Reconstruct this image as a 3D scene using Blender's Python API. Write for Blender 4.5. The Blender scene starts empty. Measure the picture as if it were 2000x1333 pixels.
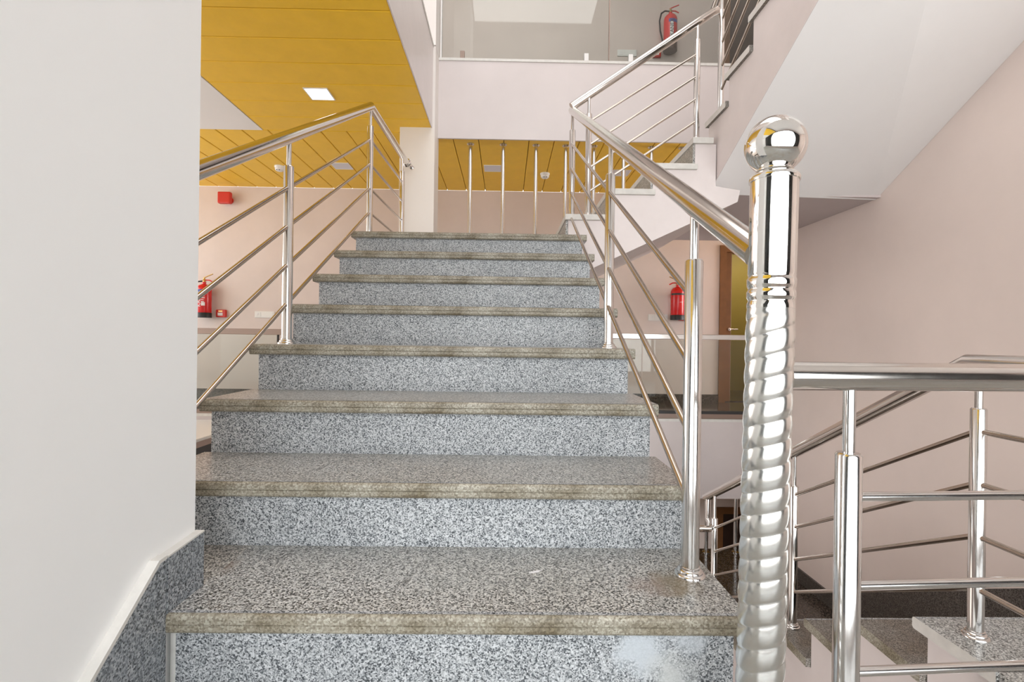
import bpy, bmesh, math, random
from mathutils import Vector, Matrix
random.seed(4)
S = bpy.context.scene
COL = S.collection
PI = math.pi

# ------------------------------------------------------------------ camera
CZ = .831
cam_d = bpy.data.cameras.new('camera'); cam = bpy.data.objects.new('camera', cam_d); COL.objects.link(cam)
S.camera = cam
cam_d.sensor_width = 36.0; cam_d.lens = 36.0 * 967.5 / 2000.0
cam_d.clip_start = .02; cam_d.clip_end = 200
yaw, pitch, roll = .0131, -.0018, .0134
_f = Vector((math.sin(yaw)*math.cos(pitch), math.cos(yaw)*math.cos(pitch), math.sin(pitch)))
_r = Vector((math.cos(yaw), -math.sin(yaw), 0)); _u = _r.cross(_f)
_r2 = math.cos(roll)*_r + math.sin(roll)*_u; _u2 = -math.sin(roll)*_r + math.cos(roll)*_u
M3 = Matrix((_r2, _u2, -_f)).transposed()
cam.matrix_world = Matrix.Translation((0, 0, CZ)) @ M3.to_4x4()

# ------------------------------------------------------------------ world, lights, exposure
S.view_settings.view_transform = 'Standard'; S.view_settings.look = 'None'
S.view_settings.gamma = 1; S.view_settings.use_curve_mapping = False
S.view_settings.exposure = 0.25
w = bpy.data.worlds.new('sky'); S.world = w; w.use_nodes = True
nt = w.node_tree; nt.nodes.clear()
wo = nt.nodes.new('ShaderNodeOutputWorld'); bg = nt.nodes.new('ShaderNodeBackground')
tc = nt.nodes.new('ShaderNodeTexCoord'); sx = nt.nodes.new('ShaderNodeSeparateXYZ'); cr = nt.nodes.new('ShaderNodeValToRGB')
cr.color_ramp.elements[0].position = .45; cr.color_ramp.elements[0].color = (.62, .62, .58, 1)
cr.color_ramp.elements[1].position = .62; cr.color_ramp.elements[1].color = (.9, .95, 1, 1)
mp = nt.nodes.new('ShaderNodeMath'); mp.operation = 'MULTIPLY_ADD'; mp.inputs[1].default_value = .5; mp.inputs[2].default_value = .5
nt.links.new(tc.outputs['Generated'], sx.inputs[0]); nt.links.new(sx.outputs['Z'], mp.inputs[0])
nt.links.new(mp.outputs[0], cr.inputs[0]); nt.links.new(cr.outputs[0], bg.inputs[0])
bg.inputs[1].default_value = 1.6
nt.links.new(bg.outputs[0], wo.inputs[0])

def area(name, loc, rot, sx_, sy_, power, col=(1, 1, 1)):
    l = bpy.data.lights.new(name, 'AREA'); l.shape = 'RECTANGLE'; l.size = sx_; l.size_y = sy_
    l.energy = power; l.color = col
    o = bpy.data.objects.new(name, l); COL.objects.link(o); o.location = loc; o.rotation_euler = rot
    return o
area('daylight_facade', (.3, -1.62, 1.40), (PI/2, 0, 0), 8.2, 2.5, 205, (.97, .98, 1))
area('daylight_upper_facade', (2.0, -1.62, 4.70), (PI/2, 0, 0), 4.9, 2.5, 32, (.97, .98, 1))
area('fill_overhead', (.4, 2.3, 6.3), (0, 0, 0), 2.0, 3.6, 60, (1, .98, .97))  # added overhead fill; the top ceiling has no skylight opening
area('fill_lobby_left', (-5.9, 3.6, 1.4), (0, -PI/2, 0), 2.3, 4.5, 88, (1, .97, .94))  # added fill from the left, brightens the right wall
area('fill_upper_lobby', (-5.9, 2.5, 4.9), (0, -PI/2, 0), 2.6, 5.5, 120, (1, .98, .97))  # added upper-storey fill, also aimed across at the right wall
area('fill_lower_lobby', (-5.0, 4.0, -1.7), (0, -PI/2, 0), 1.8, 3.0, 22, (1, .90, .82))  # added low fill for the storey below, no opening modelled
area('fill_lower_front', (.93, -1.80, -1.75), (PI/2, 0, 0), 2.9, 2.3, 125, (.98, .98, 1))  # added fill shining up under the flights; no window stands here
area('fill_lobby_right', (5.9, 5.25, 1.4), (0, PI/2, 0), 2.0, 1.2, 95, (1, .98, .96))  # added fill for the dim right end of the lobby; wall is closed
area('far_room_fill', (3.6, 6.9, 2.36), (0, 0, 0), .5, .5, 9, (1, .95, .85))  # added fill so the olive room is not dark; no fixture modelled

# ------------------------------------------------------------------ materials
MAT = {}
def newmat(name):
    m = bpy.data.materials.new(name); m.use_nodes = True; MAT[name] = m
    return m, m.node_tree, m.node_tree.nodes['Principled BSDF']
def paint(name, col, rough=.55, var=.05, spec=.4, scale=2.2, bump=.02):
    m, t, b = newmat(name); n = t.nodes
    tcn = n.new('ShaderNodeTexCoord'); no = n.new('ShaderNodeTexNoise'); no.inputs['Scale'].default_value = scale
    no.inputs['Detail'].default_value = 5; no.inputs['Roughness'].default_value = .6
    rp = n.new('ShaderNodeValToRGB'); rp.color_ramp.elements[0].position = .3; rp.color_ramp.elements[1].position = .7
    rp.color_ramp.elements[0].color = tuple(c*(1-var) for c in col) + (1,)
    rp.color_ramp.elements[1].color = tuple(min(1, c*(1+var*.6)) for c in col) + (1,)
    t.links.new(tcn.outputs['Object'], no.inputs[0]); t.links.new(no.outputs[0], rp.inputs[0])
    t.links.new(rp.outputs[0], b.inputs['Base Color'])
    b.inputs['Roughness'].default_value = rough; b.inputs['Specular IOR Level'].default_value = spec
    if bump:
        n2 = n.new('ShaderNodeTexNoise'); n2.inputs['Scale'].default_value = 9; n2.inputs['Detail'].default_value = 3
        bp = n.new('ShaderNodeBump'); bp.inputs['Strength'].default_value = bump*4; bp.inputs['Distance'].default_value = .01
        t.links.new(tcn.outputs['Object'], n2.inputs[0]); t.links.new(n2.outputs[0], bp.inputs['Height'])
        t.links.new(bp.outputs[0], b.inputs['Normal'])
    return m
def granite(name, cols, scale=200, rough=.4, stain=None, stain_amt=.5, stain_scale=3.0, spots=()):
    m, t, b = newmat(name); n = t.nodes; L = t.links.new
    tcn = n.new('ShaderNodeTexCoord')
    vo = n.new('ShaderNodeTexVoronoi'); vo.inputs['Scale'].default_value = scale; vo.inputs['Randomness'].default_value = 1
    L(tcn.outputs['Object'], vo.inputs[0])
    sp = n.new('ShaderNodeSeparateColor'); L(vo.outputs['Color'], sp.inputs[0])
    no = n.new('ShaderNodeTexNoise'); no.inputs['Scale'].default_value = scale*.55; no.inputs['Detail'].default_value = 2
    L(tcn.outputs['Object'], no.inputs[0])
    mx = n.new('ShaderNodeMath'); mx.operation = 'MULTIPLY_ADD'; mx.inputs[1].default_value = .55
    L(sp.outputs[0], mx.inputs[0])
    m2 = n.new('ShaderNodeMath'); m2.operation = 'MULTIPLY'; m2.inputs[1].default_value = .45; L(no.outputs[0], m2.inputs[0]); L(m2.outputs[0], mx.inputs[2])
    rp = n.new('ShaderNodeValToRGB'); e = rp.color_ramp.elements
    while len(e) < len(cols): e.new(.5)
    for i, (p, c) in enumerate(cols): e[i].position = p; e[i].color = tuple(c) + (1,)
    L(mx.outputs[0], rp.inputs[0]); out = rp.outputs[0]
    if stain:
        ns = n.new('ShaderNodeTexNoise'); ns.inputs['Scale'].default_value = stain_scale; ns.inputs['Detail'].default_value = 6
        L(tcn.outputs['Object'], ns.inputs[0])
        r2 = n.new('ShaderNodeValToRGB'); r2.color_ramp.elements[0].position = .4; r2.color_ramp.elements[1].position = .72
        r2.color_ramp.elements[0].color = (0, 0, 0, 1); r2.color_ramp.elements[1].color = (stain_amt,)*3 + (1,)
        L(ns.outputs[0], r2.inputs[0])
        mc = n.new('ShaderNodeMix'); mc.data_type = 'RGBA'; mc.blend_type = 'MULTIPLY'
        L(r2.outputs[0], mc.inputs['Factor']); L(out, mc.inputs[6]); mc.inputs[7].default_value = tuple(stain) + (1,)
        out = mc.outputs[2]
    for (cx, cy, cz_, rad, col, amt) in spots:
        vs = n.new('ShaderNodeVectorMath'); vs.operation = 'DISTANCE'; vs.inputs[1].default_value = (cx, cy, cz_)
        L(tcn.outputs['Object'], vs.inputs[0])
        nn = n.new('ShaderNodeTexNoise'); nn.inputs['Scale'].default_value = 28; nn.inputs['Detail'].default_value = 5; L(tcn.outputs['Object'], nn.inputs[0])
        ad = n.new('ShaderNodeMath'); ad.operation = 'MULTIPLY_ADD'; ad.inputs[1].default_value = rad*1.6; L(nn.outputs[0], ad.inputs[0]); L(vs.outputs['Value'], ad.inputs[2])
        mr = n.new('ShaderNodeMapRange'); mr.inputs[1].default_value = rad*1.15; mr.inputs[2].default_value = rad*1.9; mr.inputs[3].default_value = amt; mr.inputs[4].default_value = 0
        L(ad.outputs[0], mr.inputs[0])
        mc = n.new('ShaderNodeMix'); mc.data_type = 'RGBA'; L(mr.outputs[0], mc.inputs['Factor']); L(out, mc.inputs[6]); mc.inputs[7].default_value = tuple(col) + (1,)
        out = mc.outputs[2]
    L(out, b.inputs['Base Color']); b.inputs['Roughness'].default_value = rough
    b.inputs['Specular IOR Level'].default_value = .45
    return m
def simple(name, col, rough=.5, metal=0, spec=.5):
    m, t, b = newmat(name); b.inputs['Base Color'].default_value = tuple(col) + (1,)
    b.inputs['Roughness'].default_value = rough; b.inputs['Metallic'].default_value = metal; b.inputs['Specular IOR Level'].default_value = spec
    return m

WALLG = paint('warm_grey_paint', (.94, .94, .93), .7, .008, bump=0)
PINK = paint('pale_pink_paint', (.70, .595, .555), .42, .05)
PINKR = paint('pink_beige_paint', (.86, .735, .675), .45, .06, scale=1.3)
FASC = paint('pinkish_white_paint', (.69, .625, .61), .26, .04)
SOFF = paint('soffit_white_paint', (.90, .87, .855), .6, .02)
STRG = paint('stringer_pink_paint', (.69, .615, .595), .5, .05, scale=5)
LILAC = paint('under_landing_paint', (.62, .54, .53), .6, .03)
WHITE = paint('white_gypsum_paint', (.86, .83, .81), .6, .02)
COLM = paint('cream_column_paint', (.80, .75, .71), .5, .03)
OLIVE = paint('olive_yellow_paint', (.42, .31, .07), .5, .05)
ORNG = paint('mustard_ceiling_board', (.90, .545, .035), .42, .05, scale=6, bump=.05)
GAP = simple('dark_joint', (.16, .07, .01), .8)
GR_R = granite('riser_granite', [(.20, (.035, .04, .045)), (.33, (.10, .11, .12)), (.40, (.25, .26, .268)), (.55, (.40, .41, .42)), (.75, (.62, .63, .64))], 400, .45, (.72, .72, .72), .5, 2.5)
GR_T = granite('tread_granite', [(.22, (.035, .034, .032)), (.34, (.11, .107, .10)), (.42, (.27, .27, .26)), (.56, (.42, .42, .405)), (.74, (.66, .66, .64))], 330, .30, (.76, .67, .57), .7, 2.2)
RCOL = [(.20, (.035, .04, .045)), (.33, (.10, .11, .12)), (.40, (.25, .26, .268)), (.55, (.40, .41, .42)), (.75, (.62, .63, .64))]
TCOL = [(.22, (.035, .034, .032)), (.34, (.11, .107, .10)), (.42, (.27, .27, .26)), (.56, (.42, .42, .405)), (.74, (.66, .66, .64))]
GR_R1 = granite('riser_granite_smeared', RCOL, 400, .5, (.72, .72, .72), .5, 2.5, spots=[(.265, .935, .245, .055, (.50, .53, .56), .9), (.325, .935, .20, .05, (.50, .51, .50), .85), (.36, .935, .265, .04, (.52, .55, .58), .7)])
GR_T1 = granite('tread_granite_stained', TCOL, 330, .30, (.80, .74, .66), .5, 2.2, spots=[(.975, .13, 0, .06, (.22, .17, .10), .75), (1.035, .20, 0, .05, (.24, .21, .16), .5), (-.01, .20, 0, .045, (.18, .12, .08), .6), (.92, .12, 0, .05, (.30, .23, .20), .5)])
GR_L = granite('brown_grey_granite', [(.20, (.035, .03, .025)), (.35, (.09, .08, .068)), (.43, (.17, .155, .135)), (.58, (.25, .23, .205)), (.75, (.37, .35, .32))], 380, .32, (.70, .52, .36), .9, 4)
GR_D = granite('dark_polished_granite', [(.25, (.02, .016, .014)), (.45, (.07, .055, .045)), (.75, (.15, .12, .10))], 150, .12)
GR_S = granite('skirting_granite', [(.25, (.05, .055, .06)), (.45, (.20, .22, .24)), (.75, (.46, .48, .50))], 330, .35)
GR_SK = granite('stair_skirting_granite', [(.25, (.025, .02, .016)), (.45, (.09, .075, .065)), (.75, (.19, .165, .15))], 300, .35)
NOSE = granite('khaki_nosing_stone', [(.2, (.19, .165, .125)), (.5, (.33, .30, .24)), (.75, (.46, .435, .365))], 300, .45, (.42, .36, .26), .95, 8)
CEM = paint('white_cement_edge', (.72, .70, .66), .8, .08, scale=30)
CEMG = paint('painted_stone_edge', (.62, .59, .55), .6, .10, scale=20)
STEEL = None
def steel(name, col, rough):
    m, t, b = newmat(name); n = t.nodes; L = t.links.new
    b.inputs['Metallic'].default_value = 1; b.inputs['Base Color'].default_value = tuple(col) + (1,)
    tcn = n.new('ShaderNodeTexCoord'); no = n.new('ShaderNodeTexNoise'); no.inputs['Scale'].default_value = 14; no.inputs['Detail'].default_value = 4
    L(tcn.outputs['Object'], no.inputs[0]); mr = n.new('ShaderNodeMapRange'); mr.inputs[3].default_value = rough*.7; mr.inputs[4].default_value = rough*1.4
    L(no.outputs[0], mr.inputs[0]); L(mr.outputs[0], b.inputs['Roughness'])
    return m
STEEL = steel('polished_steel', (.74, .72, .70), .13)
STEELR = steel('rail_steel', (.56, .49, .43), .16)
STEELH = steel('handrail_steel', (.72, .68, .64), .12)
STEELM = steel('mirror_steel', (.88, .86, .83), .05)
STEELN = steel('newel_steel', (.84, .83, .80), .20)
STEELD = steel('brown_steel_channel', (.34, .26, .22), .35)
DARKM = simple('dark_metal_and_shade', (.03, .028, .027), .5)  # also the painted shadow strip under the corridor edge channel
RED = simple('red_enamel', (.62, .01, .012), .25)
REDP = simple('red_plastic', (.60, .03, .02), .4)
BLK = simple('black_rubber', (.012, .012, .014), .5)
BRASS = simple('brass', (.65, .45, .18), .3, 1)
PLAS = simple('white_plastic', (.80, .78, .76), .4)
LABW = simple('white_print', (.82, .80, .82), .5)
LABB = simple('blue_print', (.04, .06, .30), .5)
LABK = simple('black_print', (.03, .03, .03), .5)
WOOD = paint('brown_door_wood', (.20, .085, .028), .4, .25, scale=4)
WOODD = paint('dark_door_wood', (.045, .022, .014), .4, .2, scale=4)
m, t, b = newmat('lit_panel'); b.inputs['Emission Color'].default_value = (1, .98, .95, 1); b.inputs['Emission Strength'].default_value = 3.5; LIT = m
UNLIT = simple('unlit_diffuser', (.72, .70, .74), .5)
def glass(name, tint, tr=.9):
    m = bpy.data.materials.new(name); m.use_nodes = True; t = m.node_tree; t.nodes.clear(); n = t.nodes; L = t.links.new
    o = n.new('ShaderNodeOutputMaterial'); mx = n.new('ShaderNodeMixShader'); a = n.new('ShaderNodeBsdfTransparent'); g = n.new('ShaderNodeBsdfGlossy')
    a.inputs[0].default_value = tuple(tint) + (1,); g.inputs['Roughness'].default_value = .02
    fr = n.new('ShaderNodeFresnel'); fr.inputs[0].default_value = 1.45
    L(fr.outputs[0], mx.inputs[0]); L(a.outputs[0], mx.inputs[1]); L(g.outputs[0], mx.inputs[2]); L(mx.outputs[0], o.inputs[0])
    return m
GLASS = glass('clear_glass', (.90, .93, .91)); GLASSW = glass('window_glass', (.98, .99, .99))

# ------------------------------------------------------------------ mesh helpers
class MB:
    def __init__(s): s.v = []; s.f = []; s.m = []; s.mats = []; s.sm = []
    def mi(s, mat):
        if mat not in s.mats: s.mats.append(mat)
        return s.mats.index(mat)
    def add(s, vs, fs, mat, smooth=False):
        o = len(s.v); s.v += [tuple(v) for v in vs]; k = s.mi(mat)
        for f in fs: s.f.append([i+o for i in f]); s.m.append(k); s.sm.append(smooth)
    def box(s, x0, x1, y0, y1, z0, z1, mat):
        x0, x1 = min(x0, x1), max(x0, x1); y0, y1 = min(y0, y1), max(y0, y1); z0, z1 = min(z0, z1), max(z0, z1)
        vs = [(x, y, z) for z in (z0, z1) for y in (y0, y1) for x in (x0, x1)]
        s.add(vs, [(0, 2, 3, 1), (4, 5, 7, 6), (0, 1, 5, 4), (2, 6, 7, 3), (0, 4, 6, 2), (1, 3, 7, 5)], mat)
        return s
    def prism(s, pts, axis, a, b, mat, capmat=None):
        # pts 2D polygon; axis 'x': pts=(y,z); 'y': pts=(x,z); 'z': pts=(x,y)
        def P(p, q): return {'x': (q, p[0], p[1]), 'y': (p[0], q, p[1]), 'z': (p[0], p[1], q)}[axis]
        n = len(pts); vs = [P(p, a) for p in pts] + [P(p, b) for p in pts]
        s.add(vs, [(i, (i+1) % n, n+(i+1) % n, n+i) for i in range(n)], mat)
        s.add(vs, [tuple(range(n))[::-1], tuple(range(n, 2*n))], capmat or mat)
        return s
    def tube(s, path, r, mat, seg=20, cap=True):
        path = [Vector(p) for p in path]; n = len(path); rings = []
        d0 = (path[1]-path[0]).normalized()
        up = Vector((0, 0, 1)) if abs(d0.z) < .9 else Vector((0, 1, 0))
        ux = d0.cross(up).normalized(); uy = ux.cross(d0).normalized()
        vs = []
        for i, p in enumerate(path):
            if i == 0: nrm = d0; din = d0
            elif i == n-1: din = (path[i]-path[i-1]).normalized(); nrm = din
            else:
                din = (path[i]-path[i-1]).normalized(); dout = (path[i+1]-path[i]).normalized(); nrm = (din+dout).normalized()
            base = [path[0] + r*(math.cos(2*PI*k/seg)*ux + math.sin(2*PI*k/seg)*uy) for k in range(seg)] if i == 0 else [Vector(vs[(i-1)*seg+k]) for k in range(seg)]
            for k in range(seg):
                q = base[k]
                if i > 0:
                    tt = (p-q).dot(nrm)/din.dot(nrm); q = q + din*tt
                vs.append(tuple(q))
        fs = [(i*seg+k, i*seg+(k+1) % seg, (i+1)*seg+(k+1) % seg, (i+1)*seg+k) for i in range(n-1) for k in range(seg)]
        s.add(vs, fs, mat, True)
        if cap: s.add(vs, [tuple(range(seg))[::-1], tuple((n-1)*seg+k for k in range(seg))], mat)
        return s
    def lathe(s, prof, mat, seg=32, c=(0, 0, 0), smooth=True):
        # prof list of (r,z)
        vs = []; n = len(prof)
        for r, z in prof:
            for k in range(seg): a = 2*PI*k/seg; vs.append((c[0]+r*math.cos(a), c[1]+r*math.sin(a), c[2]+z))
        fs = [(i*seg+k, i*seg+(k+1) % seg, (i+1)*seg+(k+1) % seg, (i+1)*seg+k) for i in range(n-1) for k in range(seg)]
        fs += [tuple(range(seg))[::-1], tuple((n-1)*seg+k for k in range(seg))]
        s.add(vs, fs, mat, smooth)
        return s
    def obj(s, name, parent=None, bevel=0, sharp=True):
        me = bpy.data.meshes.new(name); me.from_pydata(s.v, [], s.f); 
        for m in s.mats: me.materials.append(m)
        for p, k, q in zip(me.polygons, s.m, s.sm): p.material_index = k; p.use_smooth = q
        bm = bmesh.new(); bm.from_mesh(me); bmesh.ops.recalc_face_normals(bm, faces=bm.faces)
        if sharp:
            for e in bm.edges:
                if len(e.link_faces) == 2 and e.calc_face_angle(0) > math.radians(50): e.smooth = False
        bm.to_mesh(me); bm.free()
        o = bpy.data.objects.new(name, me); COL.objects.link(o)
        if parent: o.parent = parent
        if bevel:
            bv = o.modifiers.new('bevel', 'BEVEL'); bv.width = bevel; bv.segments = 2; bv.limit_method = 'ANGLE'
        return o
def tag(o, label, cat, group=None):
    o['label'] = label; o['category'] = cat
    if group: o['group'] = group
    return o
def thing(name, label, cat, loc=(0, 0, 0), group=None, rot=(0, 0, 0)):
    o = bpy.data.objects.new(name, None); COL.objects.link(o); o.empty_display_size = .1
    o.location = loc; o.rotation_euler = rot; tag(o, label, cat, group); return o
def struct(o, label=None):
    o['kind'] = 'structure'
    if label: o['label'] = label
    return o
def piece(src, parent, loc=None):
    c = src.copy(); COL.objects.link(c); c.parent = parent
    if loc: c.location = loc
    return c

# ------------------------------------------------------------------ main levels
R = .161; D = .28; Y1 = .935; NO = .0275; TT = .036
XL, XR = -.877, .441
FH = 3.22                    # floor to floor
XS = 1.29                    # left face of the right-hand flights
XW = 2.45                    # right wall
YF = 4.46                    # void front of the lobby slabs
YB = 4.68                    # back edge of the landings
YW = 6.06                    # lobby back wall
ZC = 2.65                    # lobby ceiling
def TZ(k): return .322 + R*(k-1)
def RY(k): return Y1 + D*(k-1)

# ------------------------------------------------------------------ structure: walls
struct(MB().box(-.90, -.628, .45, 1.018, -3.2, 6.4, WALLG).box(-4.0, -.90, .45, .60, -3.2, ZC+.1, WALLG).obj('wall_left'), 'plain light grey wall beside the foot of the stairs')
struct(MB().box(XW, XW+.15, 1.0, YF+.04, -3.3, 6.4, PINKR).obj('wall_right'), 'pinkish beige wall on the right of the stairwell')
# facade behind the viewer, with window openings
FX = 4.6; FL_ = -4.0
fb = MB()
for z0 in (0.0, 3.3):
    fb.box(FL_, FX, -1.55, -1.4, z0-.35, z0+.15, FASC)
    fb.box(FL_, FX, -1.55, -1.4, z0+2.65, z0+2.95, FASC)
fb.box(FL_, FL_+.12, -1.55, -1.4, -.35, 6.4, FASC); fb.box(FX-.12, FX, -1.55, -1.4, -.35, 6.4, FASC)
struct(fb.obj('wall_front'), 'glazed front of the stairwell, behind the viewer')
for z0, nm in ((.15, 'window_1'), (3.45, 'window_2')):
    wf = MB()
    for x in (-3.88, -2.9, -1.7, -.5, .70, 1.90, 3.10, 4.43): wf.box(x, x+.05, -1.50, -1.44, z0, z0+2.5, DARKM)
    wf.box(-3.88, 4.48, -1.50, -1.44, z0, z0+.05, DARKM); wf.box(-3.88, 4.48, -1.50, -1.44, z0+2.45, z0+2.5, DARKM)
    w_ = struct(wf.obj(nm)); MB().box(-3.86, 4.45, -1.48, -1.472, z0+.03, z0+2.47, GLASSW).obj('glass_pane', w_)
struct(MB().box(XW, FX, .95, 1.05, -3.3, 6.4, PINKR).box(FX, FX+.1, -1.55, 1.05, -3.3, 6.4, PINKR).obj('wall_right_return'))
struct(MB().box(XW, FX, -1.4, .95, -.18, 0, GR_T).box(XW, FX, -1.4, .95, FH-.40, FH, SOFF).obj('floor_side_bay'))
struct(MB().box(-4.0, -.628, -1.4, .45, -.18, 0, GR_T).obj('floor_left_bay'))
struct(MB().box(-4.15, -4.0, -1.55, .60, -3.3, 6.4, WALLG).obj('wall_left_bay'))

def wall_back(z0, z1, name, mat, door=True):
    g = MB(); X0, X1, DX0, DX1 = -6.0, 6.0, 2.62, 3.55
    if door:
        g.box(X0, DX0, YW, YW+.15, z0, z1, mat); g.box(DX1, X1, YW, YW+.15, z0, z1, mat); g.box(DX0, DX1, YW, YW+.15, z0+1.93, z1, mat)
    else: g.box(X0, X1, YW, YW+.15, z0, z1, mat)
    return struct(g.obj(name))
struct(wall_back(.10, ZC, 'wall_back', PINK))
struct(wall_back(FH+.10, 6.4, 'wall_back.001', PINK))
struct(wall_back(-FH+.10, -.57, 'wall_back.002', PINKR))
# skirtings of the lobby walls
for z0 in (.10, FH+.10): struct(MB().box(-6, 2.62, YW-.015, YW, z0, z0+.095, GR_D).obj('baseboard_back'))
# side walls of the lobby and far rooms
struct(MB().box(-6.15, -6.0, 3.0, YW+.2, -3.2, -.9, PINK).box(-6.15, -6.0, -1.5, 3.0, -3.2, 6.4, PINK).obj('wall_far_left'))
struct(MB().box(6.0, 6.15, YF, YW+.2, -3.2, 6.4, PINK).box(2.6, 6.15, YF-.15, YF, -3.2, 6.4, PINK).obj('wall_far_right'))
# room beyond the door on this floor
struct(MB().box(2.5, 4.6, 7.6, 7.7, 0, ZC, OLIVE).box(4.6, 4.7, YW+.15, 7.7, 0, ZC, OLIVE).box(2.4, 2.5, YW+.15, 7.7, 0, ZC, OLIVE)
       .box(2.4, 4.7, YW, 7.7, 2.4, 2.5, WHITE).box(2.4, 4.7, YW+.15, 7.7, .0, .1, GR_D).obj('wall_room_beyond'))

# doors
def door(name, z0, leafmat, lab, open_):
    t_ = struct(MB().box(2.62, 2.70, YW-.02, YW+.16, z0, z0+1.93, WOOD).box(3.47, 3.55, YW-.02, YW+.16, z0, z0+1.93, WOOD)
                .box(2.70, 3.47, YW-.02, YW+.16, z0+1.85, z0+1.93, WOOD).obj(name), lab)
    if open_: lf = MB().box(2.70, 2.785, YW+.03, YW+.85, z0+.01, z0+1.85, leafmat).obj('door_leaf', t_, .003)
    else: lf = MB().box(2.70, 3.47, YW+.05, YW+.09, z0+.01, z0+1.85, leafmat).obj('door_leaf', t_, .003)
    h = MB(); x = 2.765 if open_ else 2.78
    h.lathe([(.02, 0), (.02, .008), (.008, .01), (.008, .03)], STEEL, 14); h.tube([(0, 0, .03), (.09, 0, .03)], .008, STEEL, 10)
    ho = h.obj('handle', lf); ho.location = (x, YW+.03 if open_ else YW+.05, z0+.9); ho.rotation_euler = (PI/2, 0, 0)
    return t_
door('door_1', .10, WOOD, 'brown wooden door frame with a door standing open onto an olive room', True)
door('door_2', FH+.10, WOODD, 'dark wooden door at the head of the upper flight', False)
door('door_3', -FH+.10, WOODD, 'dark door on the floor below', False)

# column by the left rail
struct(MB().box(-.932, -.632, 4.27, YF+.06, -.60, FH+.13, COLM).obj('column', bevel=.003), 'cream square column behind the top left railing')
struct(MB().box(-.932, -.632, 4.27, YF+.06, FH+.14, 6.3, COLM).obj('column.001', bevel=.003), 'upper part of the column, above the floor edge')

# ------------------------------------------------------------------ floors, slabs, fascias
FL = struct(MB().box(-.628, XR+.02, -1.4, .655-.28+.28, -.18, 0, GR_T).box(XR+.02, 1.27, -1.4, .92, -.18, 0, GR_T)
            .box(1.27, XW, -1.4, 1.27, -.18, 0, GR_T).obj('floor'), 'granite landing floor at the foot of the stairs')
struct(MB().box(-6, 6, YF+.12, YW, .0, .10, GR_D).obj('floor_lobby'), 'lobby floor on this level')
struct(MB().box(-6, 6, YF+.12, YW, FH, FH+.10, GR_D).obj('floor_upper_lobby'))
struct(MB().box(-6, 6, YF+.02, YW, -FH, -FH+.10, GR_D).obj('floor_lower_lobby'))
def fascia(name, x0, x1, dz, lab):
    g = MB().box(x0, x1, YF, YF+.02, ZC-.012+dz, 3.335+dz, FASC).box(x0, x1, YF+.02, YF+.12, ZC+.03+dz, 3.335+dz, FASC).box(x0, x1, YF-.008, YF+.14, 3.335+dz, 3.358+dz, CEM)
    return struct(g.obj(name), lab)
fascia('trim_1', -.632, XW, 0, 'pinkish white slab edge of the upper floor below the glass')
fascia('trim_2', -6, XW, -FH, 'white slab edge below the glass rail of this floor')
# upper left slab with its side fascia (runs towards the viewer)
struct(MB().box(-.662, -.654, 1.018, 4.28, ZC-.004, 3.34, FASC).box(-.69, -.648, 1.018, 4.28, 3.34, 3.36, CEM).obj('trim_3'), 'long pale pink side face of the upper floor slab, left')
struct(MB().box(-6, -.69, -1.4, YF+.12, ZC+.06, FH+.10, FASC).obj('floor_upper_left'))
struct(MB().box(-.9, .0, YF+.12, YW, ZC+.06, FH, FASC).box(0, 6, YF+.12, YW, ZC+.06, FH, FASC).box(-6, -.9, YF+.12, YW, ZC+.06, FH, FASC).obj('slab_upper_lobby'))
# left corridor slab on this level, brown edge channel over a black strip painted as its shadow
struct(MB().box(-6, -2.16, .62, YF-.01, -.10, .085, WHITE).box(-2.162, -2.15, 1.1, YF-.01, .085, .105, CEM).box(-2.16, -2.146, 1.1, YF-.01, .045, .085, STEELD)
       .box(-2.16, -2.146, 1.1, YF-.01, -.10, .045, DARKM).obj('floor_left_corridor'))
struct(MB().box(-6, 4.7, -1.55, YF, 6.4, 6.5, WHITE).box(-6, 6, YF, YW+.2, 6.4, 6.5, WHITE).obj('ceiling_top'))
struct(MB().box(-6, 6, -1.55, YW, -3.5, -3.3, GR_D).obj('floor_bottom'))

# ------------------------------------------------------------------ orange board ceiling
ceil = struct(MB().box(-6, -.664, -1.4, YF+.0, ZC+.02, ZC+.05, GAP).box(-6, 6, YF+.021, YW, ZC+.02, ZC+.05, GAP).obj('ceiling'), 'mustard board ceiling of the lobby')
def board(name, lx, ly, parent, loc):
    hx, hy, c = lx/2, ly/2, .006
    vs = [(-hx, -hy, .018), (hx, -hy, .018), (hx, hy, .018), (-hx, hy, .018), (-hx, -hy, .004), (hx, -hy, .004), (hx, hy, .004), (-hx, hy, .004),
          (-hx+c, -hy+c, 0), (hx-c, -hy+c, 0), (hx-c, hy-c, 0), (-hx+c, hy-c, 0)]
    fs = [(0, 1, 2, 3)] + [(i, (i+1) % 4, 4+(i+1) % 4, 4+i) for i in range(4)] + [(4+i, 4+(i+1) % 4, 8+(i+1) % 4, 8+i) for i in range(4)] + [(8, 9, 10, 11)]
    g = MB(); g.add(vs, fs, ORNG); o = g.obj(name, parent); o.location = loc; return o
ys = []; y = 4.385
b0 = None; yy = 4.385
while yy > -1.2:
    loc = (-1.409, yy-.135, ZC)
    if b0 is None: b0 = board('ceiling_board', 1.492, .266, ceil, loc)
    else: piece(b0, ceil, loc)
    yy -= .27
struct(MB().box(-6, -2.158, -1.4, 4.385, ZC-.002, ZC+.019, WHITE).obj('ceiling_gypsum'), 'white plain ceiling panel at the far left')
xb = -.04 - .2308*20; b1 = b2 = None
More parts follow.
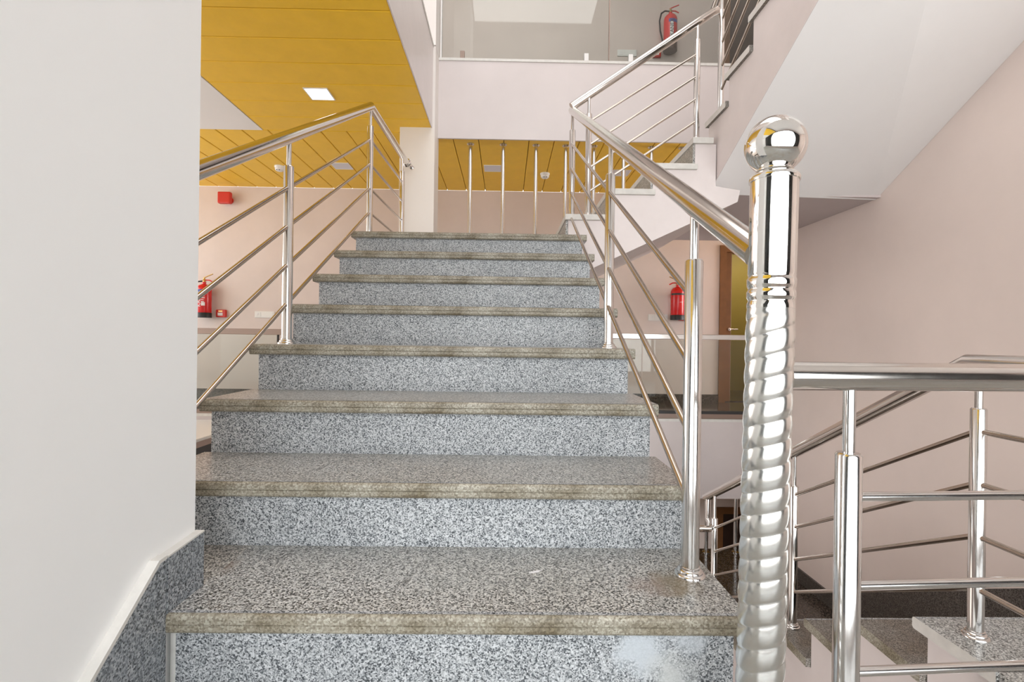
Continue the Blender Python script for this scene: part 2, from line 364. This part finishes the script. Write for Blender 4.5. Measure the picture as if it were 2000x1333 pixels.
while xb < 3.6:
    xc = xb + .1154
    if xc < -.93:
        if b1 is None: b1 = board('ceiling_board', .2245, YW-4.387, ceil, (xc, (YW+4.387)/2, ZC))
        else: piece(b1, ceil, (xc, (YW+4.387)/2, ZC))
    else:
        if b2 is None: b2 = board('ceiling_board', .2245, YW-YF-.022, ceil, (xc, (YW+YF+.022)/2, ZC))
        else: piece(b2, ceil, (xc, (YW+YF+.022)/2, ZC))
    xb += .2308
# the lower storey's ceiling
ceil2 = struct(MB().box(-6, 6, YF+.13, YW, ZC+.02-FH, -.001, GAP).box(-6, 6, YF+.021, YF+.13, ZC+.02-FH, ZC+.03-FH, GAP).obj('ceiling_lower'), 'mustard board ceiling of the storey below')
xb = .1154
while xb < 3.6:
    piece(b2, ceil2, (xb, (YW+YF+.022)/2, ZC-FH)); xb += .2308

# ------------------------------------------------------------------ stair flights
def nosed(name, L, depth, parent, axis='x', body=GR_T, nose=NOSE, side=NOSE, th=TT):
    """slab with a rounded double nosing on its -Y edge; local origin = left end of the front edge at top level"""
    r = th*.25; pts = []
    q = [PI/2*k/4 for k in range(5)]
    up = [(r-r*math.sin(a), -r+r*math.cos(a)) for a in q] + [(0, -2*r+.0012)]
    lo = [(0, -2*r-.0012)] + [(r-r*math.cos(a), -3*r-r*math.sin(a)) for a in q]
    prof = [(depth, 0)] + up + [(.0022, -2*r)] + lo + [(depth, -th)]
    g = MB(); n = len(prof)
    vs = [(0, p[0], p[1]) for p in prof] + [(L, p[0], p[1]) for p in prof]
    for i in range(n):
        j = (i+1) % n
        mt = body if (i == 0 or i == n-2 or i == n-1) else nose
        g.add([vs[i], vs[j], vs[n+j], vs[n+i]], [(0, 1, 2, 3)], mt, False)
    # end caps (painted stone edge)
    g.add(vs, [tuple(range(n)), tuple(range(n, 2*n))], side)
    # chipped pale line on the arris
    g.add([(0, r*1.0, .0006), (L, r*1.0, .0006), (L, r*2.0, .0006), (0, r*2.0, .0006)], [(0, 1, 2, 3)], GR_R)
    return g.obj(name, parent)

# flight 1: six visible risers rising away from the viewer ---------------------------------------------
f1 = thing('stair_flight', 'wide grey granite flight climbing straight ahead to the landing', 'staircase', (0, 0, 0))
body = [(RY(0)+.02, -.2)]
for k in range(0, 9):
    zz = TZ(k)-TT; zprev = TZ(k-1)-TT if k > 0 else -.2
    body.append((RY(k)+.018, zprev)); body.append((RY(k)+.018, zz))
body += [(2.93, TZ(8)-TT), (2.93, 1.449-.30), (1.2, .05), (1.0, -.2)]
sb = MB().prism(body, 'x', -.606, XR-.004, STRG)
lb = [(1.0195, TZ(1)-TT)] + [p for p in body if p[0] > 1.2 and p[1] > TZ(1)-TT-.001 and not p[0] == 1.2]
sb.prism(lb + [(1.0195, 0)], 'x', XL+.004, -.606, STRG); sb.obj('stringer', f1)
for k in range(0, 9):
    xl = -.610 if k <= 1 else XL
    lt = -.612 if k <= 1 else XL-.021
    last = (k == 8)
    dep = (.31 if not last else .18)
    jit = random.uniform(-.003, .003) if k > 1 else 0
    nm = 'tread'
    o = nosed(nm, XR+.02-lt+jit, dep, f1, body=GR_T1 if k == 1 else GR_T); o.location = (lt, RY(k)-NO, TZ(k))
    zb = TZ(k-1) if k > 0 else 0
    rz = MB().box(xl, XR, RY(k), RY(k)+.018, zb, TZ(k)-TT, GR_R1 if k == 1 else GR_R).obj('riser', f1)
    MB().box(xl+(.0 if k > 1 else -.012), xl+.004, RY(k)+.003, RY(k)+.03, zb, TZ(k)-TT, CEM).obj('joint', f1) if k != 0 else None
# T1/T2 start behind the wall end: small return of tread 1 past the wall end
MB().box(XL-.021, -.612, 1.0195, RY(2)+.02, TZ(1)-TT, TZ(1), GR_T).obj('tread', f1)

# small fleck of dried paint on the lowest visible tread
pf = MB(); pf.add([(.073+.014*math.cos(a)*(1+.25*math.sin(3*a)), 1.086+.005*math.sin(a)+.006*math.cos(a), TZ(1)+.0009) for a in [2*PI*k/14 for k in range(14)]], [tuple(range(14))], LABW)
pf.obj('paint_fleck', f1)

# first landing slab
struct(MB().box(XL-.02, .375, RY(8)+.14, YB, 1.449-.022, 1.449, GR_T).box(XL, .375, RY(8)+.04, YB, 1.449-.22, 1.449-.022, STRG).obj('floor_landing'), 'landing at the top of the granite flight')

# flights 2 and 3 (this storey dz=0, storey below dz=-FH) ------------------------------------------------
YN = 3.045
def upper_flights(dz, lab2, lab3):
    t2 = thing('stair_flight', lab2, 'staircase')
    xs = [.375, .635, .896, 1.155]
    z = [1.449 + R*(i+1) + dz for i in range(4)]
    # stringer face polygon (x,z) and solid waist
    pts = [(.375, 1.449+dz-.02)]
    pts = [(.378, 1.20+dz), (.375, z[0]-TT)]
    for i in range(1, 4): pts += [(xs[i], z[i-1]-TT), (xs[i], z[i]-TT)]
    pts += [(1.285, z[3]-TT), (1.285, 1.80+dz), (1.437, 1.775+dz), (1.423, 1.705+dz), (.539, 1.285+dz)]
    MB().prism(pts, 'y', YN, YB-.03, STRG).obj('stringer', t2)
    for i in range(4):
        x1 = xs[i+1] + .012 if i < 3 else XW
        x0 = xs[i]-.02
        if i < 3:
            g = MB().box(x0, x1, YN-.018, YB, z[i]-TT, z[i], CEMG); g2 = MB().box(x0+.001, x1, YN-.015, YB, z[i]-.001, z[i]+.001, GR_T)
            o = g.obj('tread', t2, .004)
        MB().box(xs[i]-.014, xs[i]-.0005, YN+.003, YB-.031, z[i]-R+.0005, z[i]-TT-.0005, GR_T).obj('riser', t2)
    # landing 2
    lz = z[3]
    lg = MB().box(1.135, 1.262, YN-.018, YB, lz-TT, lz, CEMG)
    lg.box(1.262, XW, 3.21, YB, lz-TT, lz, GR_D if dz < 0 else GR_T)
    lg.prism([(1.285, lz-TT), (XW, lz-TT), (XW, 1.80+dz), (1.437, 1.80+dz), (1.285, 1.80+dz)], 'y', 3.22, YB-.01, LILAC)
    struct(lg.obj('floor_corner_landing'))
    # flight 3: rises back towards the viewer along the right wall
    t3 = thing('stair_flight', lab3, 'staircase')
    NY = [3.195-.2815*j for j in range(7)]; NZ = [lz + R*(j+1) for j in range(7)]
    top = [(NY[0]+.02, lz-TT)]
    pts = []
    for j in range(7):
        zb = NZ[j]-R-TT if j else lz-TT
        pts += [(NY[j]-.025, zb), (NY[j]-.025, NZ[j]-TT)]
    pts += [(1.27, NZ[6]-TT)]
    # underside: shallow line measured from below
    face = pts + [(1.27, 2.623+dz), (3.17, 1.789+dz)]
    MB().prism(face, 'x', XS, XS+.004, STRG).obj('stringer', t3)
    rgt = pts + [(1.27, 2.853+dz), (3.267, 1.796+dz)]; n_ = len(face)
    ws = MB(); ws.add([(XS+.004, a, b) for a, b in face] + [(XW-.001, a, b) for a, b in rgt],
                      [(i, (i+1) % n_, n_+(i+1) % n_, n_+i) for i in range(n_)] + [tuple(range(n_)), tuple(range(n_, 2*n_))], SOFF)
    ws.obj('waist_slab', t3)
    for j in range(7):
        if j == 6: continue
        L = XW-.018-1.272
        o = nosed('tread', L, .30, t3, body=GR_L, side=CEMG if dz == 0 else NOSE, nose=NOSE)
        o.rotation_euler = (0, 0, PI); o.location = (XW-.018, NY[j], NZ[j])
        MB().box(XS+.002, XW-.018, NY[j]-.043, NY[j]-.025, NZ[j]-R, NZ[j]-TT, GR_T).obj('riser', t3)
    MB().box(XS+.002, XW-.018, NY[6]-.043, NY[6]-.025, NZ[6]-R, NZ[6]-TT, GR_T).obj('riser', t3)
    o = nosed('tread', XW-.002-1.262, .26, t3, side=CEMG); o.rotation_euler = (0, 0, PI); o.location = (XW-.002, NY[6], NZ[6])
    return t2, t3, NY, NZ
upper_flights(0, 'short granite flight rising to the right from the top landing', 'upper flight rising back overhead along the right wall, seen from below')
_, _, NY, NZ = upper_flights(-FH, 'short granite flight of the storey below, hidden in the shade', 'lower granite flight descending away along the right wall')
# upper landing over the viewer
struct(MB().box(1.262, XW, -1.4, 1.27, FH-.40, FH, SOFF).box(-.628, 1.262, -1.4, .60, FH-.40, FH, SOFF).obj('floor_upper_landing'))

# skirting along the right wall
def skirt(nm, dz, lab):
    par = struct(MB().box(XW-.004, XW, 3.3, 3.3005, -1.1+dz, -1.099+dz, GR_SK).obj(nm), lab)
    sl = (-1.021+.303)/(3.697-2.292)
    ya = 1.45
    while ya < 3.69:
        yb = min(ya+.56, 3.69); za = -.303+sl*(ya-2.292)+dz; zb = -.303+sl*(yb-2.292)+dz
        MB().prism([(ya+.001, za), (yb-.001, zb), (yb-.001, zb-.19), (ya+.001, za-.19)], 'x', XW-.016, XW, GR_SK, GR_SK).obj('skirting_tile', par)
        ya = yb
    MB().box(XW-.016, XW, 3.69, YF, -1.127+dz, -1.021+dz, GR_SK).obj('skirting_tile', par)
    return par
skirt('baseboard_right', 0, 'dark granite skirting stepping down with the lower flight')

# skirting on the left wall at the foot of flight 1
sk = struct(MB().box(-.628, -.626, .9, .905, .33, .34, GR_S).obj('baseboard_left'), 'speckled granite skirting on the grey wall beside the first steps')
xa, xb_ = -.628, -.611
MB().prism([(.912, .322), (1.0205, .322), (1.0205, .431), (.912, .425)], 'x', xa, xb_, GR_S).prism([(.912, .4252), (1.0205, .4312), (1.0205, .4342), (.912, .4285)], 'x', xa, xb_+.001, CEM).obj('skirting_tile', sk)
MB().prism([(.909, .1), (.909, .4245), (.892, .4235), (.30, -.045), (.30, -.1), (.45, -.1)], 'x', xa, xb_, GR_S).prism([(.909, .4246), (.892, .4236), (.30, -.0449), (.294, -.0409), (.888, .430), (.909, .431)], 'x', xa, xb_+.001, CEM).obj('skirting_tile', sk)

# ------------------------------------------------------------------ railings
RAIL_O = (.15, .30, .45, .60)
def post(parent, x, y, zb, top=.69, pin=.80, r=.019):
    p = MB().lathe([(r, .004), (r, top-.004), (r-.003, top)], STEEL, 28).obj('post', parent); p.location = (x, y, zb)
    f = MB().lathe([(.033, 0), (.033, .004), (.030, .007), (.027, .008), (.027, .012), (.0235, .015), (.0215, .016), (.0215, .02), (.019, .0215)], STEEL, 28).obj('base_flange', p)
    q = MB().lathe([(.0095, top-.01), (.0095, pin)], STEEL, 16).obj('pin', p)
    return p
def rail(parent, a, b, r=.008, mat=None):
    return MB().tube([a, b], r, mat or STEELR, 12).obj('rail', parent)
def hand(parent, pts, r=.0245):
    return MB().tube(pts, r, STEELH, 28).obj('handrail', parent)

# right railing of flight 1
g = thing('stair_railing', 'steel railing on the right of the granite flight, from the twisted newel up', 'railing')
P1 = (.410, 1.078, TZ(1)); P4 = (.408, 1.963, TZ(4)); P8 = (.398, 3.072, TZ(8))
hz = lambda y: .993 + (2.262-.993)/(3.072-.839)*(y-.839)
for p in (P1, P4, P8): post(g, *p, pin=hz(p[1])-p[2])
for a, b in ((P1, P4), (P4, P8)):
    for o_ in RAIL_O:
        oa = o_+.01 if a is P1 else o_+.02
        ob = o_+.02 if b is P4 else o_+.005
        rail(g, (a[0]-.004, a[1], a[2]+oa), (b[0]-.004, b[1], b[2]+ob))
hand(g, [(.418, .815, hz(.815)), (.398, 3.085, 2.268)])

# left railing of flight 1 with its level return on the landing
g = thing('stair_railing', 'steel railing on the left of the granite flight, turning level at the top', 'railing')
Q1 = (-.848, 1.10, TZ(1)); Q4 = (-.85, 1.936, TZ(4)); Q8 = (-.85, 3.068, TZ(8)); Q9 = (-.825, 3.885, 1.449)
hl = lambda y: 1.610 + (2.262-1.610)/(3.068-1.936)*(y-1.936)
for p in (Q1, Q4, Q8): post(g, *p, pin=hl(p[1])-p[2])
post(g, *Q9, pin=.805)
for a, b in ((Q1, Q4), (Q4, Q8), (Q8, Q9)):
    for o_ in RAIL_O: rail(g, (a[0], a[1], a[2]+o_+.008), (b[0], b[1], b[2]+o_+.008))
hand(g, [(-.85, 1.0185, hl(1.0185)), (-.85, 3.068, 2.262), (-.822, 4.05, 2.262)])
MB().tube([(-.822, 4.05, 2.262), (-.815, 4.09, 2.262), (-.80, 4.115, 2.255), (-.785, 4.12, 2.24)], .018, STEEL, 20).obj('end_elbow', g)
ef = MB().lathe([(.036, 0), (.036, .006), (.026, .014), (.0245, .02)], STEEL, 24).obj('end_flange', g); ef.location = (-.822, 4.045, 2.262); ef.rotation_euler = (PI/2, 0, 0)

def rail23(dz, lab2, lab3):
    g2 = thing('stair_railing', lab2, 'railing')
    A = (.500, 3.078, 1.61+dz); B = (1.172, 3.078, 2.093+dz)
    post(g2, *A, top=.635, pin=.735); post(g2, *B, top=.628, pin=.72)
    for k in range(4):
        za = (1.758, 1.905, 2.048, 2.194)[k]+dz; zb = (2.212, 2.352, 2.491, 2.629)[k]+dz
        s = (zb-za)/(B[0]-A[0])
        rail(g2, (A[0], 3.07, za), (B[0], 3.07, zb), .007)
    if dz == 0: hand(g2, [(.392, 3.085, 2.290+dz), (1.268, 3.085, 2.898+dz), (1.30, 3.09, 2.915+dz)], .0245)
    else: hand(g2, [(.392, 3.085, 2.290+dz), (1.12, 3.085, 2.872+dz), (1.16, 3.085, 2.885+dz), (1.30, 3.085, 2.885+dz)], .020)
    g3 = thing('stair_railing', lab3, 'railing')
    z0 = 2.093+dz
    pr = [(1.342, 3.125, z0+R), (1.350, 2.283, z0+R*4), (1.355, 1.398, z0+R*7)]
    hh = [3.105+dz, 2.640+dz, 2.115+.80*1+1.105+dz-.80]
    hl3 = lambda y: (-.221+FH+dz) + (.795+.221)/(1.43-3.315)*(y-3.315)
    for i, p in enumerate(pr): post(g3, *p, top=.655+(.0 if i else .03), pin=(hl3(p[1]) if i < 2 else .785+FH+dz)-p[2])
    for i in range(2):
        for o_ in RAIL_O:
            a, b_ = pr[i], pr[i+1]
            rail(g3, (a[0], a[1], a[2]+o_-.0+(.02 if i == 0 else .01)), (b_[0], b_[1], b_[2]+o_-(.01 if i else -.01)))
    for o_ in RAIL_O:
        rail(g3, (1.355, 1.398, FH+dz+o_-.012), (1.355, .89, FH+dz+o_-.012))
    hand(g3, [(1.346, 3.27, hl3(3.27)), (1.355, 1.43, .783+FH+dz), (1.355, .875, .783+FH+dz)])
    MB().tube([(1.346, 3.235, hl3(3.235)), (1.343, 3.235, (2.99 if dz == 0 else 2.885)+dz), (1.325, 3.16, (2.95 if dz == 0 else 2.885)+dz), (1.29, 3.09, (2.91 if dz == 0 else 2.885)+dz)], .0175, STEEL, 18).obj('handrail_drop', g3)
    return g2, g3
rail23(0, 'short steel railing climbing right from the top landing corner', 'steel railing of the upper flight at the top edge of the view')
rail23(-FH, 'short steel railing of the storey below beside the dark landing', 'steel railing of the lower flight falling away beside the right wall')

# level railing of the near landing, from the newel to the right
g = thing('landing_railing', 'level steel railing in the near right, starting at the twisted newel', 'railing')
lp = lambda x: .800 + .062*(x-.43)
post(g, .568, lp(.568), 0, top=.653, pin=.775, r=.0195)
post(g, 1.30, lp(1.30), 0, top=.653, pin=.775, r=.0195)
for z_ in (.145, .2905, .433, .580):
    rail(g, (.568, lp(.568), z_), (1.30, lp(1.30), z_), .0078, STEEL)
hand(g, [(.455, lp(.455), .7785), (1.335, lp(1.335), .7785)], .0235)

# newel post
nw = thing('newel_post', 'thick twisted steel newel post crowned with a mirror ball', 'newel post', (.4195, .800, TZ(0)), rot=(0, math.radians(.85), 0))
H = lambda z: z - TZ(0)
sp = MB(); seg = 96; zt = H(.893); zb = .055; nz = 300; vs = []
r0 = .0352
for i in range(nz+1):
    zz = zb + (zt-zb)*i/nz
    fade = min(1, (zt-zz)/.02, (zz-zb)/.02)
    for k in range(seg):
        a = 2*PI*k/seg
        ph = (2*a - 2*PI*zz/.0355) / (2*PI)      # two starts
        u = ph - math.floor(ph)
        # rope profile: rounded lobe, sharp groove
        lobe = math.sin(PI*u)**.7
        rr = r0 - .0008 + .0026*fade*(lobe*(.80+.20*u)) 
        vs.append((rr*math.cos(a), rr*math.sin(a), zz))
fs = [(i*seg+k, i*seg+(k+1) % seg, (i+1)*seg+(k+1) % seg, (i+1)*seg+k) for i in range(nz) for k in range(seg)]
sp.add(vs, fs, STEELN, True); so = sp.obj('twisted_shaft', nw, sharp=False)
MB().lathe([(.045, 0), (.045, .01), (.040, .02), (.0375, .03), (.0365, .056)], STEEL, 48).obj('base_collar', nw)
rt = .0358
prof = [(rt, H(.888)), (rt+.0004, H(.894)), (rt-.0016, H(.899)), (rt-.0016, H(.901)), (rt+.0006, H(.905)), (rt+.0009, H(.914)), (rt-.0014, H(.918)), (rt-.0014, H(.920)),
        (rt+.0006, H(.924)), (rt+.0009, H(.935)), (rt-.0012, H(.938)), (rt-.001, H(.941)), (rt, H(.944)), (rt, H(1.098))]
MB().lathe(prof, STEELM, 64).obj('smooth_shaft', nw)
MB().lathe([(rt+.0018, H(1.094)), (rt+.0022, H(1.098)), (rt+.0012, H(1.102)), (.031, H(1.108)), (.0265, H(1.111)), (.0255, H(1.113)), (.027, H(1.119))], STEELM, 64).obj('cap_collar', nw)
bb = MB(); rb = .0465; cz = H(1.153)
bb.lathe([(max(rb*math.sin(PI*k/40), .0003), cz-rb*math.cos(PI*k/40)) for k in range(4, 41)], STEELM, 72)
bb.obj('ball', nw)

# ------------------------------------------------------------------ guard poles behind the landings
px_ = [-.349, -.045, .26, .537, .799, 1.077, 1.336, 1.624, 1.92, 2.21]
def zbase(x): return 1.449 if x < .37 else (1.61 if x < .635 else (1.771 if x < .896 else (1.932 if x < 1.15 else 2.093)))
p0 = None
def pole(x, z0, z1, lab, group=None):
    t_ = thing('guard_pole', lab, 'pole', (x, 4.605, z0), group)
    MB().lathe([(.0185, .004), (.0185, z1-z0-.004)], STEEL, 24).obj('tube', t_)
    fl = MB().lathe([(.034, 0), (.034, .006), (.028, .009), (.025, .010), (.025, .014), (.0195, .018)], STEEL, 24).obj('flange', t_)
    f2 = piece(fl, t_, (0, 0, z1-z0)); f2.rotation_euler = (PI, 0, 0)
    return t_
names = ['first steel pole from the left, nearest the cream column', 'second steel pole from the left, beside the unlit ceiling panel', 'third steel pole from the left, beside the smoke detector',
         'steel pole just left of the corner post of the railing', 'steel pole seen between the two rails of the first short-flight steps', 'steel pole over the second step of the short flight',
         'steel pole over the third step of the short flight', 'steel pole top beside the granite edge of the corner landing', 'steel pole behind the upper flight, nearest the corner landing', 'steel pole behind the upper flight, nearest the right wall']
for i, x in enumerate(px_[:8]): pole(x, zbase(x), ZC, names[i], 'poles behind the landing')
pole(1.90, -1.127, -.57, 'left steel pole on the dark landing of the storey below', 'poles on the lower landing')
pole(2.178, -1.127, -.57, 'right steel pole on the dark landing of the storey below', 'poles on the lower landing')

# ------------------------------------------------------------------ glass balustrades
def glass_rail(lab, x0, x1, z0, joints, toprail=True, y=YF+.05, topmat=STEEL):
    t_ = thing('glass_balustrade', lab, 'balustrade', (0, 0, 0))
    xs = [x0] + joints + [x1]
    for a, b_ in zip(xs[:-1], xs[1:]):
        MB().box(a+.003, b_-.003, y-.005, y+.005, z0+.01, z0+(.715 if toprail else 1.0), GLASS).obj('glass_panel', t_)
    return t_
gl = glass_rail('glass balustrade at the left, before the lobby wall', -6.0, -2.062, .138, [-4.0])
MB().box(-6.0, -1.995, YF+.02, YF+.08, .850, .902, STEELD).obj('top_rail', gl, .004)
MB().box(-6.0, -2.062, YF+.025, YF+.075, .136, .178, STEELD).obj('base_channel', gl)
MB().box(-6.0, -2.062, YF+.024, YF+.076, .178, .195, DARKM).obj('seal', gl)
MB().box(-2.062, -2.053, YF+.035, YF+.065, .136, .852, DARKM).obj('end_post', gl)
gr = glass_rail('glass balustrade at the right, under the short flight', .45, XW-.002, .138, [1.25])
MB().box(.45, XW-.002, YF+.02, YF+.08, .858, .905, STEEL).obj('top_rail', gr, .004)
MB().box(.45, XW-.002, YF+.025, YF+.075, .136, .180, STEELD).obj('base_channel', gr)
MB().box(.45, XW-.002, YF+.024, YF+.076, .180, .205, DARKM).obj('seal', gr)
gu = glass_rail('tall glass balustrade of the upper floor', -.615, XW-.002, 3.355, [.907], False)
MB().box(-.626, -.612, YF+.03, YF+.07, 3.36, 4.40, PLAS).obj('edge_profile', gu)
MB().box(.903, .911, YF+.04, YF+.06, 3.36, 4.40, STEELD).obj('joint_seal', gu)
for xx, mt in ((-.425, STEELD), (.70, PLAS), (1.105, PLAS)):
    MB().box(xx-.02, xx+.02, YF+.03, YF+.07, 3.358, 3.445, mt).obj('clamp', gu, .002)

# ------------------------------------------------------------------ wall fittings
def text_mesh(s_, size, mat, parent, loc, rot):
    cu = bpy.data.curves.new('lettering', 'FONT'); cu.body = s_; cu.size = size; cu.align_x = 'CENTER'; cu.align_y = 'CENTER'; cu.extrude = .0004; cu.resolution_u = 2
    o = bpy.data.objects.new('lettering', cu); bpy.context.view_layer.update()
    COL.objects.link(o); bpy.context.view_layer.update()
    me = bpy.data.meshes.new_from_object(o); bpy.data.objects.remove(o); me.materials.clear(); me.materials.append(mat)
    q = bpy.data.objects.new('lettering', me); COL.objects.link(q); q.parent = parent; q.location = loc; q.rotation_euler = rot
    return q
def curved(r, a0, a1, z0, z1, mat, name, parent):
    g = MB(); n = 10; vs = []
    for k in range(n+1):
        a = a0+(a1-a0)*k/n; vs += [(r*math.sin(a), -r*math.cos(a), z0), (r*math.sin(a), -r*math.cos(a), z1)]
    g.add(vs, [(2*k, 2*k+2, 2*k+3, 2*k+1) for k in range(n)], mat, True); return g.obj(name, parent)
def extinguisher(x, zb, h, lab, style, side=-1, rad=.079):
    t_ = thing('fire_extinguisher', lab, 'fire extinguisher', (x, YW-.105, zb), 'wall hung fire extinguishers')
    bh = h*.80
    base = .22*bh if style == 'dirty' else .13*bh
    cy = MB().lathe([(rad-.004, 0), (rad, .006), (rad, bh-.06), (rad*.93, bh-.035), (rad*.7, bh-.012), (rad*.35, bh), (.02, bh+.005), (.02, bh+.03)], RED, 32).obj('cylinder', t_)
    cy['label'] = 'red cylinder'
    MB().lathe([(rad+.002, -.004), (rad+.0025, base), (rad+.0005, base+.003)], BLK if style != 'dirty' else WOODD, 32).obj('base_cup', t_)
    MB().box(-.015, .015, .05, .105, bh*.7, bh*.7+.04, DARKM).obj('wall_bracket', t_)
    v = MB().lathe([(.018, bh+.028), (.018, bh+.05), (.012, bh+.055), (.012, bh+.075)], BRASS, 16).obj('valve', t_)
    s = side
    MB().tube([(-.01*s, 0, bh+.075), (.03*s, 0, bh+.095), (.10*s, 0, bh+.125)], .007, RED if style == 'dirty' else BRASS, 8).obj('squeeze_handle', v)
    MB().tube([(-.01*s, 0, bh+.052), (.06*s, 0, bh+.05), (.10*s, 0, bh+.03)], .007, RED, 8).obj('carry_handle', v)
    if style == 'dirty':
        pts = [(-.012, 0, bh+.045), (-.07, -.005, bh+.045), (-.115, -.01, bh+.01), (-.135, -.01, bh-.08), (-.125, -.01, bh-.2), (-.10, -.01, bh-.30), (-.09, -.01, bh-.36)]
    elif style == 'plain':
        pts = [(.012, 0, bh+.04), (.08, -.005, bh+.03), (.13, -.01, bh-.06), (.14, -.01, bh-.18), (.11, -.01, .10), (.095, -.01, .05)]
    else:
        pts = [(-.012, 0, bh+.04), (-.08, -.005, bh+.03), (-.125, -.01, bh-.06), (-.13, -.01, bh-.18), (-.105, -.01, .06)]
    MB().tube(pts, .009, BLK, 10).obj('hose', t_)
    e = pts[-1]; MB().lathe([(.008, 0), (.013, -.03), (.015, -.075)], BLK, 12, c=e).obj('nozzle', t_)
    if style == 'dirty':
        curved(rad+.001, -.55, .95, bh-.125, bh-.085, LABB, 'blue_band', t_)
        l_ = curved(rad+.0012, -.35, .18, .10, bh-.12, LABW, 'label', t_)
        text_mesh('KANEX', .062, LABK, l_, (-.005, -rad-.003, bh*.55), (PI/2, -PI/2, 0))
    elif style == 'plain':
        curved(rad+.001, -1.4, 1.4, bh-.10, bh-.078, LABK, 'dark_band', t_)
        curved(rad+.001, .05, .6, bh*.52, bh*.53, LABW, 'label', t_)
    else:
        curved(rad+.001, -.9, .9, bh-.10, bh-.065, LABB, 'blue_band', t_)
        for k in range(5): curved(rad+.001, .12, .12+(.5, .42, .5, .35, .4)[k], bh-.125-.022*k, bh-.117-.022*k, LABW, 'print_line', t_)
        curved(rad+.001, .15, .65, .135, .175, LABW, 'label', t_)
        text_mesh('KANEX', .058, LABW, cy, (-.012, -rad-.003, bh*.55), (PI/2, -PI/2, 0))
    return t_
extinguisher(1.937, 4.345, .54, 'red extinguisher with a white vertical label on the upper floor wall', 'dirty', 1)
extinguisher(2.069, 1.105, .49, 'plain red extinguisher with dark bands under the short flight', 'plain', -1)
extinguisher(-3.600, 1.055, .49, 'red extinguisher with blue band at the far left behind the rail', 'left', 1)
def callbox(x, z, wd, ht, lab, text=False):
    t_ = thing('call_point', lab, 'call point', (x, YW, z))
    MB().box(-wd/2, wd/2, -.04, 0, -ht/2, ht/2, REDP).obj('housing', t_, .006)
    MB().box(-wd*.28, wd*.22, -.044, -.038, -ht*.28, ht*.1, LABW).obj('window_plate', t_)
    MB().box(-wd*.22, wd*.2, -.043, -.038, ht*.22, ht*.36, BRASS).obj('print_strip', t_)
callbox(-3.441, 1.106, .115, .092, 'small red call point right of the far left extinguisher')
callbox(2.166, 1.136, .10, .08, 'small red call point beside the plain extinguisher')
callbox(1.80, 4.352, .10, .075, 'small red call point below left of the upper extinguisher')
al = thing('fire_alarm_sounder', 'red square fire alarm box high on the left lobby wall', 'alarm', (-3.365, YW, 2.478))
MB().box(-.075, .075, -.06, 0, -.07, .07, REDP).obj('housing', al, .012)
MB().lathe([(.042, 0), (.042, .008), (.036, .010), (.036, .004), (.02, .003), (.018, .009)], REDP, 24).obj('horn_ring', al).rotation_euler = (PI/2, 0, 0)
al.children[-1].location = (-.012, -.06, .008)
MB().box(-.03, .03, -.065, -.058, -.062, -.048, LABW).obj('strobe', al)
def socket(x, z, lab):
    t_ = thing('socket_plate', lab, 'socket', (x, YW, z), 'white socket plates on the lobby walls')
    MB().box(-.118, .118, -.012, 0, -.04, .04, PLAS).obj('plate', t_, .003)
    MB().box(-.10, -.045, -.016, -.011, -.028, .028, PLAS).obj('switch', t_, .002)
    MB().box(-.035, .10, -.0145, -.011, -.028, .028, PLAS).obj('cover', t_, .002)
    g = MB()
    g.tube([(-.085, -.017, -.015), (-.073, -.017, .015), (-.061, -.017, -.015)], .0016, UNLIT, 6)
    g.obj('mark', t_)
socket(-2.928, 1.102, 'white switched socket plate at the left, above the glass rail')
socket(1.865, 1.132, 'white switched socket plate below the short flight')
socket(1.44, 4.367, 'white switched socket plate on the upper floor wall')

# ceiling fittings
def panel(x, y, s_, mat, lab, g_):
    t_ = thing('ceiling_light', lab, 'ceiling light', (x, y, ZC), g_)
    h = s_/2
    fr = MB()
    for a in ((-h, h, -h, -h+.008), (-h, h, h-.008, h), (-h, -h+.008, -h+.008, h-.008), (h-.008, h, -h+.008, h-.008)): fr.box(a[0], a[1], a[2], a[3], -.006, .004, PLAS)
    fr.obj('frame', t_); MB().box(-h+.008, h-.008, -h+.008, h-.008, -.004, .002, mat).obj('diffuser', t_)
panel(-1.412, 3.715, .178, LIT, 'brightly lit square ceiling light on the left ceiling', 'square ceiling lights')
panel(-1.755, 5.262, .19, UNLIT, 'unlit square ceiling light above the left railing', 'square ceiling lights')
panel(-.156, 5.252, .19, UNLIT, 'unlit square ceiling light between the first two poles', 'square ceiling lights')
panel(1.215, 5.32, .19, UNLIT, 'unlit square ceiling light above the short flight', 'square ceiling lights')
def smoke(x, y, lab):
    t_ = thing('smoke_detector', lab, 'smoke detector', (x, y, ZC), 'smoke detectors')
    MB().lathe([(.052, 0), (.052, -.012), (.046, -.02)], PLAS, 28).obj('base_plate', t_)
    MB().lathe([(.045, -.018), (.045, -.038), (.034, -.05), (.012, -.054)], PLAS, 28).obj('head', t_)
    g = MB(); 
    for dx in (-.014, .014): g.lathe([(.006, 0), (.006, .004)], BLK, 10, c=(dx, -.036, -.051))
    g.obj('vents', t_)
smoke(-2.43, 5.31, 'white smoke detector above the left railing')
smoke(.405, 5.39, 'white smoke detector beside the third pole')
